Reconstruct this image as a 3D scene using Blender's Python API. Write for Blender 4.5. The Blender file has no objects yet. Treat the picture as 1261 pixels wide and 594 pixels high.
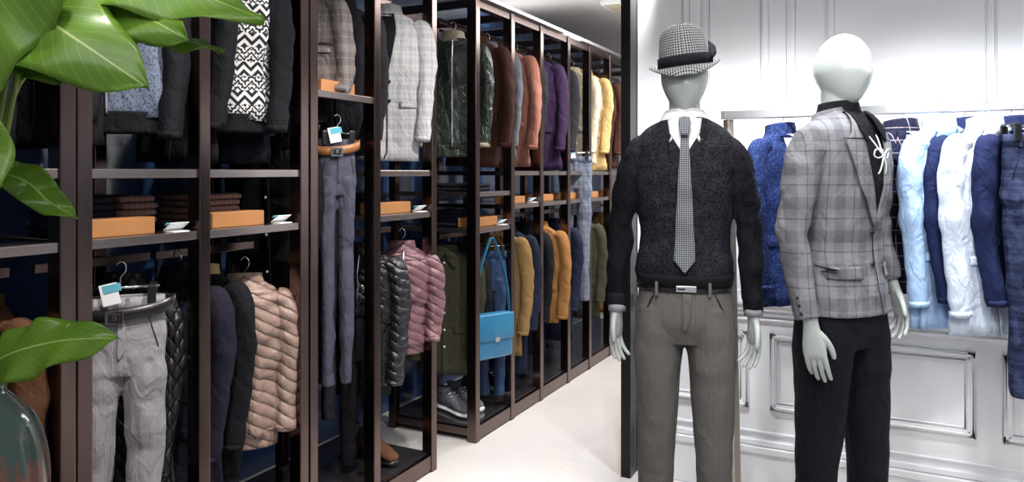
import bpy, math, random
import bmesh
from mathutils import Vector, Matrix, noise
from mathutils.bvhtree import BVHTree
random.seed(11)
sc=bpy.context.scene
R=math.radians

# ------------------------------------------------------------------ materials
def mth(nt,op,a,b=None):
    n=nt.nodes.new('ShaderNodeMath'); n.operation=op
    for i,v in enumerate((a,b)):
        if v is None: continue
        if isinstance(v,(int,float)): n.inputs[i].default_value=v
        else: nt.links.new(v,n.inputs[i])
    return n.outputs[0]
def stripe(nt,c,per,w,off=0.0):
    return mth(nt,'LESS_THAN',mth(nt,'FRACT',mth(nt,'ADD',mth(nt,'MULTIPLY',c,1.0/per),off+50.0)),w)
def mixc(nt,fac,a,b):
    n=nt.nodes.new('ShaderNodeMix'); n.data_type='RGBA'
    if isinstance(fac,(int,float)): n.inputs[0].default_value=fac
    else: nt.links.new(fac,n.inputs[0])
    for i,v in ((6,a),(7,b)):
        if isinstance(v,(tuple,list)): n.inputs[i].default_value=(v[0],v[1],v[2],1)
        else: nt.links.new(v,n.inputs[i])
    return n.outputs[2]
def pm(name,c1,c2=None,pat=None,s=1.0,rough=.8,metal=0,bump=.25,us=1,c3=None,coat=0,bs=350,var=.25,spec=None,wk=.45):
    m=bpy.data.materials.new(name); m.use_nodes=True
    nt=m.node_tree; b=nt.nodes['Principled BSDF']
    tc=nt.nodes.new('ShaderNodeTexCoord'); sp=nt.nodes.new('ShaderNodeSeparateXYZ')
    nt.links.new(tc.outputs['Object'],sp.inputs[0])
    x,y,z=sp.outputs
    u=mth(nt,'ADD',x,mth(nt,'MULTIPLY',y,us*1.0))
    nz=nt.nodes.new('ShaderNodeTexNoise'); nz.inputs['Scale'].default_value=bs; nz.inputs['Detail'].default_value=2
    nt.links.new(tc.outputs['Object'],nz.inputs['Vector'])
    big=nt.nodes.new('ShaderNodeTexNoise'); big.inputs['Scale'].default_value=9; big.inputs['Detail'].default_value=3
    nt.links.new(tc.outputs['Object'],big.inputs['Vector'])
    c2=c2 or tuple(v*.6 for v in c1)
    height=nz.outputs[0]
    if pat=='pin': fac=mth(nt,'MULTIPLY',stripe(nt,u,.011*s,.28),.8)
    elif pat=='plaid':
        a=mth(nt,'ADD',stripe(nt,u,.075*s,.38),stripe(nt,z,.085*s,.38))
        t=mth(nt,'ADD',stripe(nt,u,.075*s,.05,.3),stripe(nt,z,.085*s,.05,.3))
        fac=mth(nt,'MINIMUM',mth(nt,'ADD',mth(nt,'MULTIPLY',a,.30),mth(nt,'MULTIPLY',t,.45)),1.0)
    elif pat=='window': fac=mth(nt,'MAXIMUM',stripe(nt,u,.05*s,.06),stripe(nt,z,.05*s,.06))
    elif pat=='hound':
        p=.0085*s
        uu=mth(nt,'MULTIPLY',mth(nt,'ARCTAN2',x,y),.09)
        A=stripe(nt,uu,p,.5); Bq=stripe(nt,z,p,.5)
        dg=stripe(nt,mth(nt,'ADD',uu,z),p/2,.5)
        fac=mth(nt,'ADD',mth(nt,'MULTIPLY',A,Bq),mth(nt,'MULTIPLY',mth(nt,'ABSOLUTE',mth(nt,'SUBTRACT',A,Bq)),dg))
    elif pat=='houndflat':
        p=.0085*s
        A=stripe(nt,x,p,.5); Bq=stripe(nt,y,p,.5)
        dg=stripe(nt,mth(nt,'ADD',x,y),p/2,.5)
        fac=mth(nt,'ADD',mth(nt,'MULTIPLY',A,Bq),mth(nt,'MULTIPLY',mth(nt,'ABSOLUTE',mth(nt,'SUBTRACT',A,Bq)),dg))
    elif pat=='speck':
        n2=nt.nodes.new('ShaderNodeTexNoise'); n2.inputs['Scale'].default_value=170/s; n2.inputs['Detail'].default_value=1
        nt.links.new(tc.outputs['Object'],n2.inputs['Vector'])
        fac=mth(nt,'GREATER_THAN',n2.outputs[0],.57)
    elif pat=='lace':
        n2=nt.nodes.new('ShaderNodeTexVoronoi'); n2.inputs['Scale'].default_value=125/s
        nt.links.new(tc.outputs['Object'],n2.inputs['Vector'])
        g=mth(nt,'GREATER_THAN',n2.outputs['Distance'],.40)
        n3=nt.nodes.new('ShaderNodeTexNoise'); n3.inputs['Scale'].default_value=26; nt.links.new(tc.outputs['Object'],n3.inputs['Vector'])
        side=nt.nodes.new('ShaderNodeMapRange'); side.inputs['From Min'].default_value=.20; side.inputs['From Max'].default_value=.145
        nt.links.new(mth(nt,'ABSOLUTE',x),side.inputs['Value'])
        fac=mth(nt,'MULTIPLY',mth(nt,'MULTIPLY',g,side.outputs[0]),mth(nt,'MULTIPLY',n3.outputs[0],1.5)); height=n2.outputs['Distance']
    elif pat=='zig':
        tri=mth(nt,'ABSOLUTE',mth(nt,'SUBTRACT',mth(nt,'FRACT',mth(nt,'ADD',mth(nt,'MULTIPLY',u,1/(.05*s)),50.)),.5))
        a=stripe(nt,mth(nt,'ADD',mth(nt,'MULTIPLY',tri,.05*s),z),.03*s,.5)
        b2=mth(nt,'MULTIPLY',stripe(nt,u,.012*s,.5),stripe(nt,z,.012*s,.5))
        sel=stripe(nt,z,.10*s,.5)
        fac=mth(nt,'ADD',mth(nt,'MULTIPLY',a,sel),mth(nt,'MULTIPLY',mth(nt,'SUBTRACT',1.0,sel),mth(nt,'MAXIMUM',b2,stripe(nt,mth(nt,'SUBTRACT',mth(nt,'MULTIPLY',tri,.05*s),z),.02*s,.4))))
    elif pat=='dots': fac=mth(nt,'MULTIPLY',stripe(nt,u,.007*s,.5),stripe(nt,z,.007*s,.5))
    elif pat=='cable':
        fac=mth(nt,'MULTIPLY',stripe(nt,u,.03*s,.15),.6)
    elif pat=='quilt':
        h=mth(nt,'MULTIPLY',mth(nt,'ABSOLUTE',mth(nt,'SINE',mth(nt,'MULTIPLY',mth(nt,'ADD',u,z),34/s))),mth(nt,'ABSOLUTE',mth(nt,'SINE',mth(nt,'MULTIPLY',mth(nt,'SUBTRACT',u,z),34/s))))
        height=mth(nt,'POWER',h,.35); fac=mth(nt,'SUBTRACT',1.0,height)
    elif pat=='baffle':
        n2=nt.nodes.new('ShaderNodeTexNoise'); n2.inputs['Scale'].default_value=6; nt.links.new(tc.outputs['Object'],n2.inputs['Vector'])
        zz=mth(nt,'ADD',mth(nt,'ADD',z,mth(nt,'MULTIPLY',mth(nt,'ABSOLUTE',x),.55)),mth(nt,'MULTIPLY',n2.outputs[0],.035))
        h=mth(nt,'ABSOLUTE',mth(nt,'SINE',mth(nt,'MULTIPLY',zz,math.pi/(.042*s))))
        height=mth(nt,'POWER',h,.4); fac=mth(nt,'POWER',mth(nt,'SUBTRACT',1.0,h),4.0)
    elif pat=='wood':
        w=nt.nodes.new('ShaderNodeTexNoise'); mp=nt.nodes.new('ShaderNodeMapping'); mp.inputs['Scale'].default_value=(3,3,60)
        nt.links.new(tc.outputs['Object'],mp.inputs[0]); nt.links.new(mp.outputs[0],w.inputs['Vector']); w.inputs['Scale'].default_value=2
        fac=w.outputs[0]
    elif pat=='glaze':
        w=nt.nodes.new('ShaderNodeTexNoise'); mp=nt.nodes.new('ShaderNodeMapping'); mp.inputs['Scale'].default_value=(1,1,.35)
        nt.links.new(tc.outputs['Object'],mp.inputs[0]); nt.links.new(mp.outputs[0],w.inputs['Vector']); w.inputs['Scale'].default_value=60; w.inputs['Detail'].default_value=6
        lo=mth(nt,'MULTIPLY',mth(nt,'SUBTRACT',-.095,z),20.0)
        cl=nt.nodes.new('ShaderNodeClamp'); nt.links.new(mth(nt,'ADD',lo,mth(nt,'MULTIPLY',mth(nt,'SUBTRACT',w.outputs[0],.5),5)),cl.inputs[0]); fac=cl.outputs[0]
    else: fac=None
    col=c1
    if fac is not None: col=mixc(nt,fac,c1,c2)
    elif var: col=mixc(nt,big.outputs[0],c1,tuple(v*(1-var) for v in c1))
    if pat and var:
        dark=mixc(nt,mth(nt,'MULTIPLY',big.outputs[0],var*.8),col,(0,0,0)); col=dark
    if isinstance(col,tuple): b.inputs['Base Color'].default_value=(*col,1)
    else: nt.links.new(col,b.inputs['Base Color'])
    b.inputs['Roughness'].default_value=rough; b.inputs['Metallic'].default_value=metal
    if coat: b.inputs['Coat Weight'].default_value=coat; b.inputs['Coat Roughness'].default_value=.08
    if spec is not None: b.inputs['Specular IOR Level'].default_value=spec
    elif bs==350 and bump and rough>.6: b.inputs['Specular IOR Level'].default_value=.15
    if bump:
        bp=nt.nodes.new('ShaderNodeBump'); bp.inputs['Strength'].default_value=bump
        bp.inputs['Distance'].default_value=.02 if pat in('quilt','baffle') else .002
        nt.links.new(height,bp.inputs['Height']); nt.links.new(bp.outputs[0],b.inputs['Normal'])
        if wk and pat not in('wood','glaze'):
            mp=nt.nodes.new('ShaderNodeMapping'); mp.inputs['Scale'].default_value=(1.3,1.3,.75); nt.links.new(tc.outputs['Object'],mp.inputs[0])
            w=nt.nodes.new('ShaderNodeTexNoise'); w.inputs['Scale'].default_value=17; w.inputs['Detail'].default_value=3; w.inputs['Distortion'].default_value=.8
            nt.links.new(mp.outputs[0],w.inputs['Vector'])
            b2_=nt.nodes.new('ShaderNodeBump'); b2_.inputs['Strength'].default_value=wk; b2_.inputs['Distance'].default_value=.03
            nt.links.new(w.outputs[0],b2_.inputs['Height']); nt.links.new(b2_.outputs[0],bp.inputs['Normal'])
    return m

M={}
M['bronze']=pm('bronze_metal',(.16,.115,.104),rough=.20,metal=1,bump=0,var=.2)
M['shelf']=pm('dark_shelf',(.025,.022,.024),rough=.15,bump=0,coat=.5)
M['edge']=pm('shelf_edge',(.34,.29,.28),rough=.25,metal=.9,bump=0)
M['steel']=pm('brushed_steel',(.74,.74,.76),rough=.3,metal=1,bump=0)
M['pale_steel']=pm('satin_nickel',(.62,.56,.48),rough=.35,metal=.8,bump=0)
M['chrome']=pm('chrome',(.8,.8,.8),rough=.1,metal=1,bump=0,var=0)
M['wood']=pm('tan_wood',(.50,.23,.085),(.32,.135,.045),'wood',rough=.4,bump=.05)
M['white_wall']=pm('white_paint',(.91,.915,.935),rough=.45,bump=0,var=.02)
M['ceil']=pm('ceiling_paint',(.60,.58,.57),rough=.7,bump=0,var=.04)
M['mann']=pm('mannequin_gloss',(.44,.475,.455),rough=.34,bump=0,var=.03,coat=.12)
M['black']=pm('black_cloth',(.008,.008,.011))
M['blackp']=pm('black_plastic',(.012,.012,.014),rough=.3,bump=0)
M['char']=pm('charcoal_cloth',(.018,.018,.024))
M['navy']=pm('navy_cloth',(.012,.016,.036))
M['dnavy']=pm('dark_navy_knit',(.015,.014,.026))
M['white']=pm('white_cotton',(.80,.80,.82),var=.05,wk=.2)
M['card']=pm('price_card_paper',(.80,.82,.83),bump=0,var=0)
M['cyan']=pm('cyan_card',(.10,.40,.52),bump=0,var=0)

# ------------------------------------------------------------------ mesh builder
def cr(P,sub):
    out=[]; n=len(P)
    for i in range(n-1):
        p0=P[max(i-1,0)];p1=P[i];p2=P[i+1];p3=P[min(i+2,n-1)]
        for k in range(sub):
            t=k/sub
            out.append(tuple(.5*((2*b)+(-a+c)*t+(2*a-5*b+4*c-d)*t*t+(-a+3*b-3*c+d)*t**3) for a,b,c,d in zip(p0,p1,p2,p3)))
    out.append(tuple(P[-1])); return out
class MB:
    def __init__(s): s.v=[];s.f=[];s.m=[]
    def add(s,vs,fs,mi=0):
        o=len(s.v); s.v+=[Vector(v) for v in vs]; s.f+=[[o+i for i in f] for f in fs]; s.m+=[mi]*len(fs)
    def tube(s,pts,rad,n=16,sub=3,ref=(0,1,0),mi=0,cap=True,sq=2.0,fold=None,wr=0,wf=9):
        P=[]
        for p,r in zip(pts,rad):
            if isinstance(r,(int,float)): r=(r,r)
            P.append((p[0],p[1],p[2],r[0],r[1]))
        if sub>1: P=cr(P,sub)
        C=[Vector(p[:3]) for p in P]; N=len(P); vs=[];fs=[]; ref=Vector(ref)
        for i in range(N):
            T=(C[min(i+1,N-1)]-C[max(i-1,0)]);
            T=T.normalized() if T.length>1e-7 else Vector((0,0,-1))
            S=ref.cross(T)
            S=S.normalized() if S.length>1e-4 else Vector((1,0,0))
            O=T.cross(S)
            for k in range(n):
                th=2*math.pi*k/n; c=math.cos(th); q=math.sin(th)
                if sq!=2.0:
                    c=math.copysign(abs(c)**(2/sq),c); q=math.copysign(abs(q)**(2/sq),q)
                f=1.0
                if fold: f=fold(th,i/(N-1))
                v=C[i]+S*(c*max(P[i][3],0)*f)+O*(q*max(P[i][4],0)*f)
                if wr:
                    d=(v-C[i]); 
                    if d.length>1e-6: v=v+d.normalized()*(noise.noise(Vector((v.x*wf,v.y*wf,v.z*wf*1.3)))*wr)
                vs.append(v)
        for i in range(N-1):
            for k in range(n):
                a=i*n+k; b=i*n+(k+1)%n
                fs.append((a,b,b+n,a+n))
        if cap:
            vs.append(C[0]); vs.append(C[-1]); a=len(vs)-2
            for k in range(n):
                fs.append((a,(k+1)%n,k)); fs.append((a+1,(N-1)*n+k,(N-1)*n+(k+1)%n))
        s.add(vs,fs,mi)
    def box(s,c,d,mi=0,rot=None):
        vs=[]
        for x in (-.5,.5):
            for y in (-.5,.5):
                for z in (-.5,.5):
                    v=Vector((x*d[0],y*d[1],z*d[2]))
                    if rot is not None: v=rot@v
                    vs.append(v+Vector(c))
        s.add(vs,[(0,1,3,2),(4,6,7,5),(0,4,5,1),(2,3,7,6),(0,2,6,4),(1,5,7,3)],mi)
    def ball(s,c,r,mi=0,n=12):
        if isinstance(r,(int,float)): r=(r,r,r)
        vs=[];fs=[];m=n//2+1
        for i in range(m+1):
            ph=math.pi*i/m
            for k in range(n):
                th=2*math.pi*k/n
                vs.append((c[0]+r[0]*math.sin(ph)*math.cos(th),c[1]+r[1]*math.sin(ph)*math.sin(th),c[2]+r[2]*math.cos(ph)))
        for i in range(m):
            for k in range(n):
                fs.append((i*n+k,i*n+(k+1)%n,(i+1)*n+(k+1)%n,(i+1)*n+k))
        s.add(vs,fs,mi)
    def xf(s,mat): s.v=[mat@v for v in s.v]; return s
    def bvh(s): return BVHTree.FromPolygons([tuple(v) for v in s.v],s.f)
def mk(b,name,mats,parent=None,smooth=True,bevel=0,solid=0,remesh=0,smi=4,sub=0,merge=True):
    me=bpy.data.meshes.new(name); me.from_pydata([tuple(v) for v in b.v],[],b.f); 
    if not isinstance(mats,(list,tuple)): mats=[mats]
    for m in mats: me.materials.append(m)
    for p,mi in zip(me.polygons,b.m): p.material_index=mi; p.use_smooth=smooth
    bm=bmesh.new(); bm.from_mesh(me)
    if merge: bmesh.ops.remove_doubles(bm,verts=bm.verts,dist=1e-6)
    bmesh.ops.recalc_face_normals(bm,faces=bm.faces); bm.to_mesh(me); bm.free()
    o=bpy.data.objects.new(name,me); sc.collection.objects.link(o)
    if parent: o.parent=parent
    if remesh:
        r=o.modifiers.new('r','REMESH'); r.mode='VOXEL'; r.voxel_size=remesh; r.use_smooth_shade=True
        q=o.modifiers.new('s','SMOOTH'); q.factor=.5; q.iterations=smi
    if solid:
        r=o.modifiers.new('so','SOLIDIFY'); r.thickness=solid; r.offset=0
    if bevel:
        r=o.modifiers.new('b','BEVEL'); r.width=bevel; r.segments=2; r.limit_method='ANGLE'
    return o
def empty(name,loc=(0,0,0),yaw=0):
    e=bpy.data.objects.new(name,None); e.empty_display_size=.1; sc.collection.objects.link(e)
    e.location=loc; e.rotation_euler=(0,0,R(yaw)); return e
def overlay(bvh,rows,name,mat,parent,off=.005,thick=.004,nx=6,sub=5,dirn=1,smooth=True):
    rr=[]
    for a,b in zip(rows[:-1],rows[1:]):
        for k in range(sub):
            t=k/sub; rr.append(tuple(p+(q-p)*t for p,q in zip(a,b)))
    rr.append(rows[-1]); vs=[];fs=[];last=0
    for z,xl,xr in rr:
        for i in range(nx+1):
            x=xl+(xr-xl)*i/nx
            h=bvh.ray_cast(Vector((x,-1*dirn,z)),Vector((0,dirn,0)))[0]
            y=h.y if h is not None else last
            last=y
            vs.append((x,y-off*dirn,z))
    n=nx+1
    for j in range(len(rr)-1):
        for i in range(nx): fs.append((j*n+i,j*n+i+1,(j+1)*n+i+1,(j+1)*n+i))
    b=MB(); b.add(vs,fs); return mk(b,name,mat,parent,solid=thick,smooth=smooth,merge=False)
def mir(rows): return [(z,-b,-a) for z,a,b in rows]

# ------------------------------------------------------------------ garments
def hanger(P,w,top=.075,wood=False):
    b=MB()
    b.tube([(0,0,-.01),(0,0,top*.45),(.012,0,top*.7),(.014,0,top*.95),(0,0,top+.014),(-.014,0,top)],[.002]*6,n=6,sub=4)
    b.tube([(-w*.85,0,-.06),(-w*.45,0,-.03),(0,0,-.008),(w*.45,0,-.03),(w*.85,0,-.06)],[.006,.008,.009,.008,.006],n=8,ref=(0,1,0))
    mk(b,'hanger',M['chrome'],P)
def jacket(name,loc,yaw,m,L=.7,w=.16,dp=.044,style='blazer',inner=None,collar=None,puff=0,sl=.56,msl=None,tag=False,lap=None,bend=.035,btn=None,hem=None):
    P=empty(name,loc,yaw); ph=random.random()*6; ph2=random.random()*6
    tw=random.uniform(-.02,.02)
    def fold(th,t):
        f=1+.08*t*(math.sin(5*th+ph)+.8*math.sin(8*th+ph2+2*t))
        if puff: f*=1+.10*abs(math.sin(math.pi*puff*t+.5*math.sin(th)))**.6-.05
        return f
    b=MB(); sb=9 if puff else 5
    b.tube([(0,0,.0),(0,0,-.012),(0,0,-.04),(0,0,-.08),(0,0,-.2),(tw*.5,0,-L*.58),(tw,0,-L)],
      [(.045,.04),(.075,.05),(w*.78,dp*.9),(w,dp*1.05),(w*.97,dp*1.15),(w*.88,dp*1.0),(w*.95,dp*1.15)],n=48,sub=sb,sq=2.3,fold=fold,wr=.014,wf=11)
    bv=b.bvh()
    for s in (-1,1):
        q=random.random()*6; sx=random.uniform(-.012,.012)
        def sf(th,t): 
            if puff: return 1+.12*abs(math.sin(math.pi*puff*.8*t+.6*math.sin(th)))**.6-.06
            # long soft creases down the sleeve, short breaks near elbow
            return 1+.07*math.sin(3*th+q+t*5)*min(1,t*2)+.035*math.sin(t*34+th*2+q)*math.exp(-((t-.62)/.16)**2)
        k=.66 if not puff else .95
        ke=1.0
        b.tube([(s*w*.72,0,-.055),(s*w*.96,0,-.085),(s*(w+.016),-.004,-.2),(s*(w+.016)+sx,-.008,-.36),(s*(w+.004)+sx,-.008-bend,-sl-.03)],
          [(.03,.042*k/.8),(.045*ke,.054*k),(.044*ke,.056*k),(.040*ke,.050*k),(.033*ke,.043*k)],n=26,sub=sb+2,fold=sf,wr=.008,wf=14,mi=1)
        b.tube([(s*(w+.0045)+sx,-.007-bend,-sl-.012),(s*(w+.004)+sx,-.0085-bend,-sl-.031)],[(.0355,.0455*k)]*2,n=22,sub=1,mi=2)
    mk(b,'body',[m,msl or m,hem or msl or m],P)
    lm=lap or m; k=L/.7
    ncol=MB(); ncol.tube([(0,.004,-.022),(0,.004,.0),(0,.008,.028)],[(.072,.055),(.062,.052),(.056,.05)],n=24,cap=False)
    mk(ncol,'collar',collar or lm,P,solid=.006)
    if style=='blazer':
        overlay(bv,[(-.012,-.045,.045),(-.12,-.035,.035),(-.30*k,-.001,.001)],'shirt_front',inner or M['white'],P,off=.004)
        rl=[(-.004,.026,.05),(-.07,.036,.075),(-.085,.036,.10),(-.105,.036,.094),(-.2*k,.02,.05),(-.31*k,-.002,.006)]
        overlay(bv,rl,'lapel_l',lm,P,off=.009); overlay(bv,mir(rl),'lapel_r',lm,P,off=.008)
        overlay(bv,[(-.30*k,-.003,.0),(-.66*k,-.006,.0),(-L+.01,-.02,-.012)],'front_edge',M['blackp'],P,off=.004,nx=1,thick=.002)
        for s in (-1,1):
            overlay(bv,[(-.42*k,s*.095-.04,s*.095+.04),(-.45*k,s*.095-.04,s*.095+.04)],'pocket_flap',lm,P,off=.006)
        for zz in (-.33*k,-.42*k):
            h=bv.ray_cast(Vector((.008,-1,zz)),Vector((0,1,0)))[0]
            if h: c=MB(); c.ball((.008,h.y-.008,zz),(.008,.004,.008)); mk(c,'button',btn or M['blackp'],P)
    elif style in('shirt','coat','cardigan'):
        cm=collar or lm
        rl=[(.02,.004,.05),(-.03,.006,.07),(-.06,.03,.072),(-.085,.055,.066)]
        if style!='cardigan':
            overlay(bv,rl,'collar_l',cm,P,off=.014); overlay(bv,mir(rl),'collar_r',cm,P,off=.014)
        else: overlay(bv,[(-.01,-.045,.045),(-.2,-.002,.002)],'inner_shirt',inner or M['white'],P,off=.004)
        z0=-.02 if style!='cardigan' else -.2
        overlay(bv,[(z0,-.014,.014),(-L+.005,-.014,.014)],'placket',lm,P,off=.005,thick=.003,sub=24,nx=3)
        overlay(bv,[(z0,-.016,-.013),(-L+.005,-.016,-.013)],'placket_edge',M['blackp'],P,off=.004,thick=.001,sub=24,nx=1)
        for i in range(6):
            zz=z0-.04-i*(L+z0-.1)/6
            h=bv.ray_cast(Vector((0,-1,zz)),Vector((0,1,0)))[0]
            if h: c=MB(); c.ball((0,h.y-.009,zz),(.006,.003,.006)); mk(c,'button',btn or M['card'],P)
        for s in (-1,1):
            overlay(bv,[(-L*.62,s*.085-.035,s*.085+.035),(-L*.66,s*.085-.035,s*.085+.035)],'pocket_flap',lm,P,off=.006)
    elif style=='zip':
        overlay(bv,[(-.01,-.005,.005),(-L+.01,-.005,.005)],'zipper',M['steel'],P,off=.006,thick=.003,sub=30,nx=2)
        c=MB(); c.tube([(tw,0,-L+.02),(tw,0,-L-.01),(tw,0,-L-.045)],[(w*.93,dp*1.15),(w*.87,dp*1.05),(w*.87,dp*1.02)],n=44,sq=2.3)
        mk(c,'rib_hem',msl or M['char'],P)
    hanger(P,w)
    if tag:
        c=MB(); c.box((w*.3,-dp*1.3-.02,-.12),(.035,.002,.07),0); c.box((w*.3,-dp*1.3-.0215,-.10),(.035,.002,.022),1)
        mk(c,'price_tag',[M['card'],M['cyan']],P,smooth=False)
    return P
def trousers(name,loc,yaw,m,L=.95,w=.12,belt=None,tag=False,splay=.5,gap=1.0):
    P=empty(name,loc,yaw); b=MB(); q=random.random()*6
    def ff(th,t): return 1+.05*math.sin(4*th+q+t*6)+.03*math.sin(11*th+t*9)
    b.tube([(0,0,0),(0,0,-.05),(0,0,-.14),(0,0,-.22)],[(w,.026),(w*1.03,.033),(w*1.07,.040),(w*.98,.038)],n=36,sq=2.5,wr=.008,wf=18)
    bv=b.bvh()
    for s in (-1,1):
        b.tube([(s*w*.5,0,-.15),(s*w*.53,0,-.26),(s*w*.56*gap,0,-.55),(s*w*.54*gap,-.005,-L)],
          [(w*.52,.040),(w*.49,.042),(w*.40,.036),(w*.34,.032)],n=22,sub=6,fold=ff,wr=.014,wf=14)
    mk(b,'legs',m,P,remesh=.005,smi=1)
    c=MB(); c.tube([(0,0,.004),(0,0,-.034)],[(w*1.01,.030),(w*1.04,.036)],n=36,sub=1,sq=2.5,cap=False)
    mk(c,'waistband',m,P,solid=.005)
    overlay(bv,[(-.035,-.004,.018),(-.15,-.004,.014),(-.17,-.003,.0)],'fly',m,P,off=.004)
    for s in (-1,1):
        overlay(bv,[(-.036,s*w*.62,s*w*.64),(-.14,s*w*.88,s*w*.91)],'pocket_seam',M['blackp'],P,off=.002,thick=.001,nx=1)
    c=MB()
    for x in(-.6,-.2,.2,.6): c.box((x*w,-.034,-.016),(.009,.006,.042))
    mk(c,'belt_loops',m,P,smooth=False)
    c=MB()
    c.tube([(-w*.9,0,.03),(w*.9,0,.03)],[.004,.004],n=8,sub=1,ref=(0,0,1))
    c.tube([(0,0,.03),(0,0,.06),(.012,0,.075),(.012,0,.095),(0,0,.105),(-.012,0,.095)],[.002]*6,n=6)
    mk(c,'clip_hanger',M['chrome'],P)
    c=MB()
    for s in(-1,1):
        c.box((s*w*.75,-.035,.008),(.022,.01,.055)); c.box((s*w*.75,.035,.008),(.022,.01,.055)); c.box((s*w*.75,0,.035),(.02,.07,.008))
    mk(c,'clips',M['blackp'],P,smooth=False,bevel=.002)
    if belt:
        c=MB(); N=40; vs=[];fs=[]
        for i in range(N):
            th=2*math.pi*i/N
            x=(w*1.28)*math.cos(th); y=.052*math.sin(th); zz=-.022+.012*math.cos(th+.5)-.024*max(0,-math.sin(th))
            vs+=[(x,y,zz+.017),(x,y,zz-.017)]
        for i in range(N):
            j=(i+1)%N; fs.append((2*i,2*j,2*j+1,2*i+1))
        c.add(vs,fs); mk(c,'belt',belt,P,solid=.004)
        c=MB(); z_=-.047
        c.box((-.01,-.058,z_),(.046,.004,.036)); c.box((-.01,-.061,z_),(.030,.004,.022),1); c.box((-.01,-.063,z_),(.012,.004,.012),0)
        mk(c,'buckle',[M['chrome'],M['blackp']],P,smooth=False,bevel=.001)
    if tag:
        rt=Matrix.Rotation(R(-12),3,'Y')
        c=MB(); c.box((-.02,-.062,.02),(.045,.002,.06),0,rt); c.box((-.015,-.0635,.037),(.045,.002,.022),1,rt)
        mk(c,'price_tag',[M['card'],M['cyan']],P,smooth=False)
    return P

# ------------------------------------------------------------------ room
def slab(name,c,d,mat,bevel=0):
    b=MB(); b.box((0,0,0),d); o=mk(b,name,mat,None,smooth=False,bevel=bevel); o.location=c; return o
fm=bpy.data.materials.new('polished_tile'); fm.use_nodes=True
nt=fm.node_tree; bs=nt.nodes['Principled BSDF']
tc=nt.nodes.new('ShaderNodeTexCoord'); sp=nt.nodes.new('ShaderNodeSeparateXYZ'); nt.links.new(tc.outputs['Object'],sp.inputs[0])
g=mth(nt,'MAXIMUM',stripe(nt,sp.outputs[0],.6,.004,.3),stripe(nt,sp.outputs[1],.6,.004,.1))
nz=nt.nodes.new('ShaderNodeTexNoise'); nz.inputs['Scale'].default_value=3; nz.inputs['Detail'].default_value=6; nt.links.new(tc.outputs['Object'],nz.inputs['Vector'])
c=mixc(nt,nz.outputs[0],(.79,.74,.72),(.66,.62,.60)); c=mixc(nt,g,c,(.54,.50,.48))
nt.links.new(c,bs.inputs['Base Color']); bs.inputs['Roughness'].default_value=.06; bs.inputs['Coat Weight'].default_value=.8; bs.inputs['Coat Roughness'].default_value=.03
slab('floor',(0.0,2.2,-.05),(6.2,10,.1),fm)
slab('ceiling',(0.0,2.2,2.62),(6.2,10,.1),M['ceil'])
M['blue']=pm('blue_glass_panel',(.045,.10,.25),rough=.12,bump=0,coat=.6,var=.6)
slab('wall_left',(-2.66,2.2,1.285),(.1,10,2.57),M['blue'])
slab('wall_back',(0,7.15,1.285),(6.2,.1,2.57),M['ceil'])
slab('wall_right',(3.05,2.2,1.285),(.1,10,2.57),M['white_wall'])
WY=3.35
slab('wall_front_panelled',(.99,WY+.075,1.285),(4.08,.15,2.57),M['white_wall'])
slab('trim_wall_end_post',(-1.075,WY+.03,1.285),(.045,.26,2.57),pm('black_metal_trim',(.01,.01,.012),rough=.3,metal=.5,bump=0))
tn=[0]
def frame(x0,x1,z0,z1,k=1.0):
    tn[0]+=1; b=MB()
    for (t,o,pr) in ((.026,0,.006*k),(.010,.008,.012*k),(.006,.034,.004*k)):
        a0,a1,c0,c1=x0+o,x1-o,z0+o,z1-o
        b.box(((a0+a1)/2,WY-pr/2,c0+t/2),(a1-a0,pr,t)); b.box(((a0+a1)/2,WY-pr/2,c1-t/2),(a1-a0,pr,t))
        b.box((a0+t/2,WY-pr/2,(c0+c1)/2),(t,pr,c1-c0)); b.box((a1-t/2,WY-pr/2,(c0+c1)/2),(t,pr,c1-c0))
    mk(b,'trim_%d'%tn[0],M['white_wall'],smooth=False,bevel=.003)
for a,b_ in [(-.84,-.72),(-.50,-.36),(-.24,.36),(.48,.60),(.74,1.34),(1.46,2.0)]: frame(a,b_,.95,2.5,.8)
for a,b_ in [(-1.02,-.55),(-.46,-.18),(-.07,.29),(.38,.74),(.82,1.3),(1.38,2.0)]:
    frame(a,b_,.37,.70,1.15)
b=MB()
for z,h,p in ((.83,.02,.028),(.81,.03,.020),(.785,.02,.013),(.755,.012,.009),(.86,.04,.009)):
    b.box((.97,WY-p/2,z),(4.0,p,h))
mk(b,'trim_chair_rail',M['white_wall'],smooth=False,bevel=.004)
b=MB()
for z,h,p in ((.09,.18,.02),(.195,.03,.026),(.225,.025,.016),(.27,.012,.008)):
    b.box((.97,WY-p/2,z),(4.0,p,h))
mk(b,'baseboard_front',M['white_wall'],smooth=False,bevel=.004)

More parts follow.
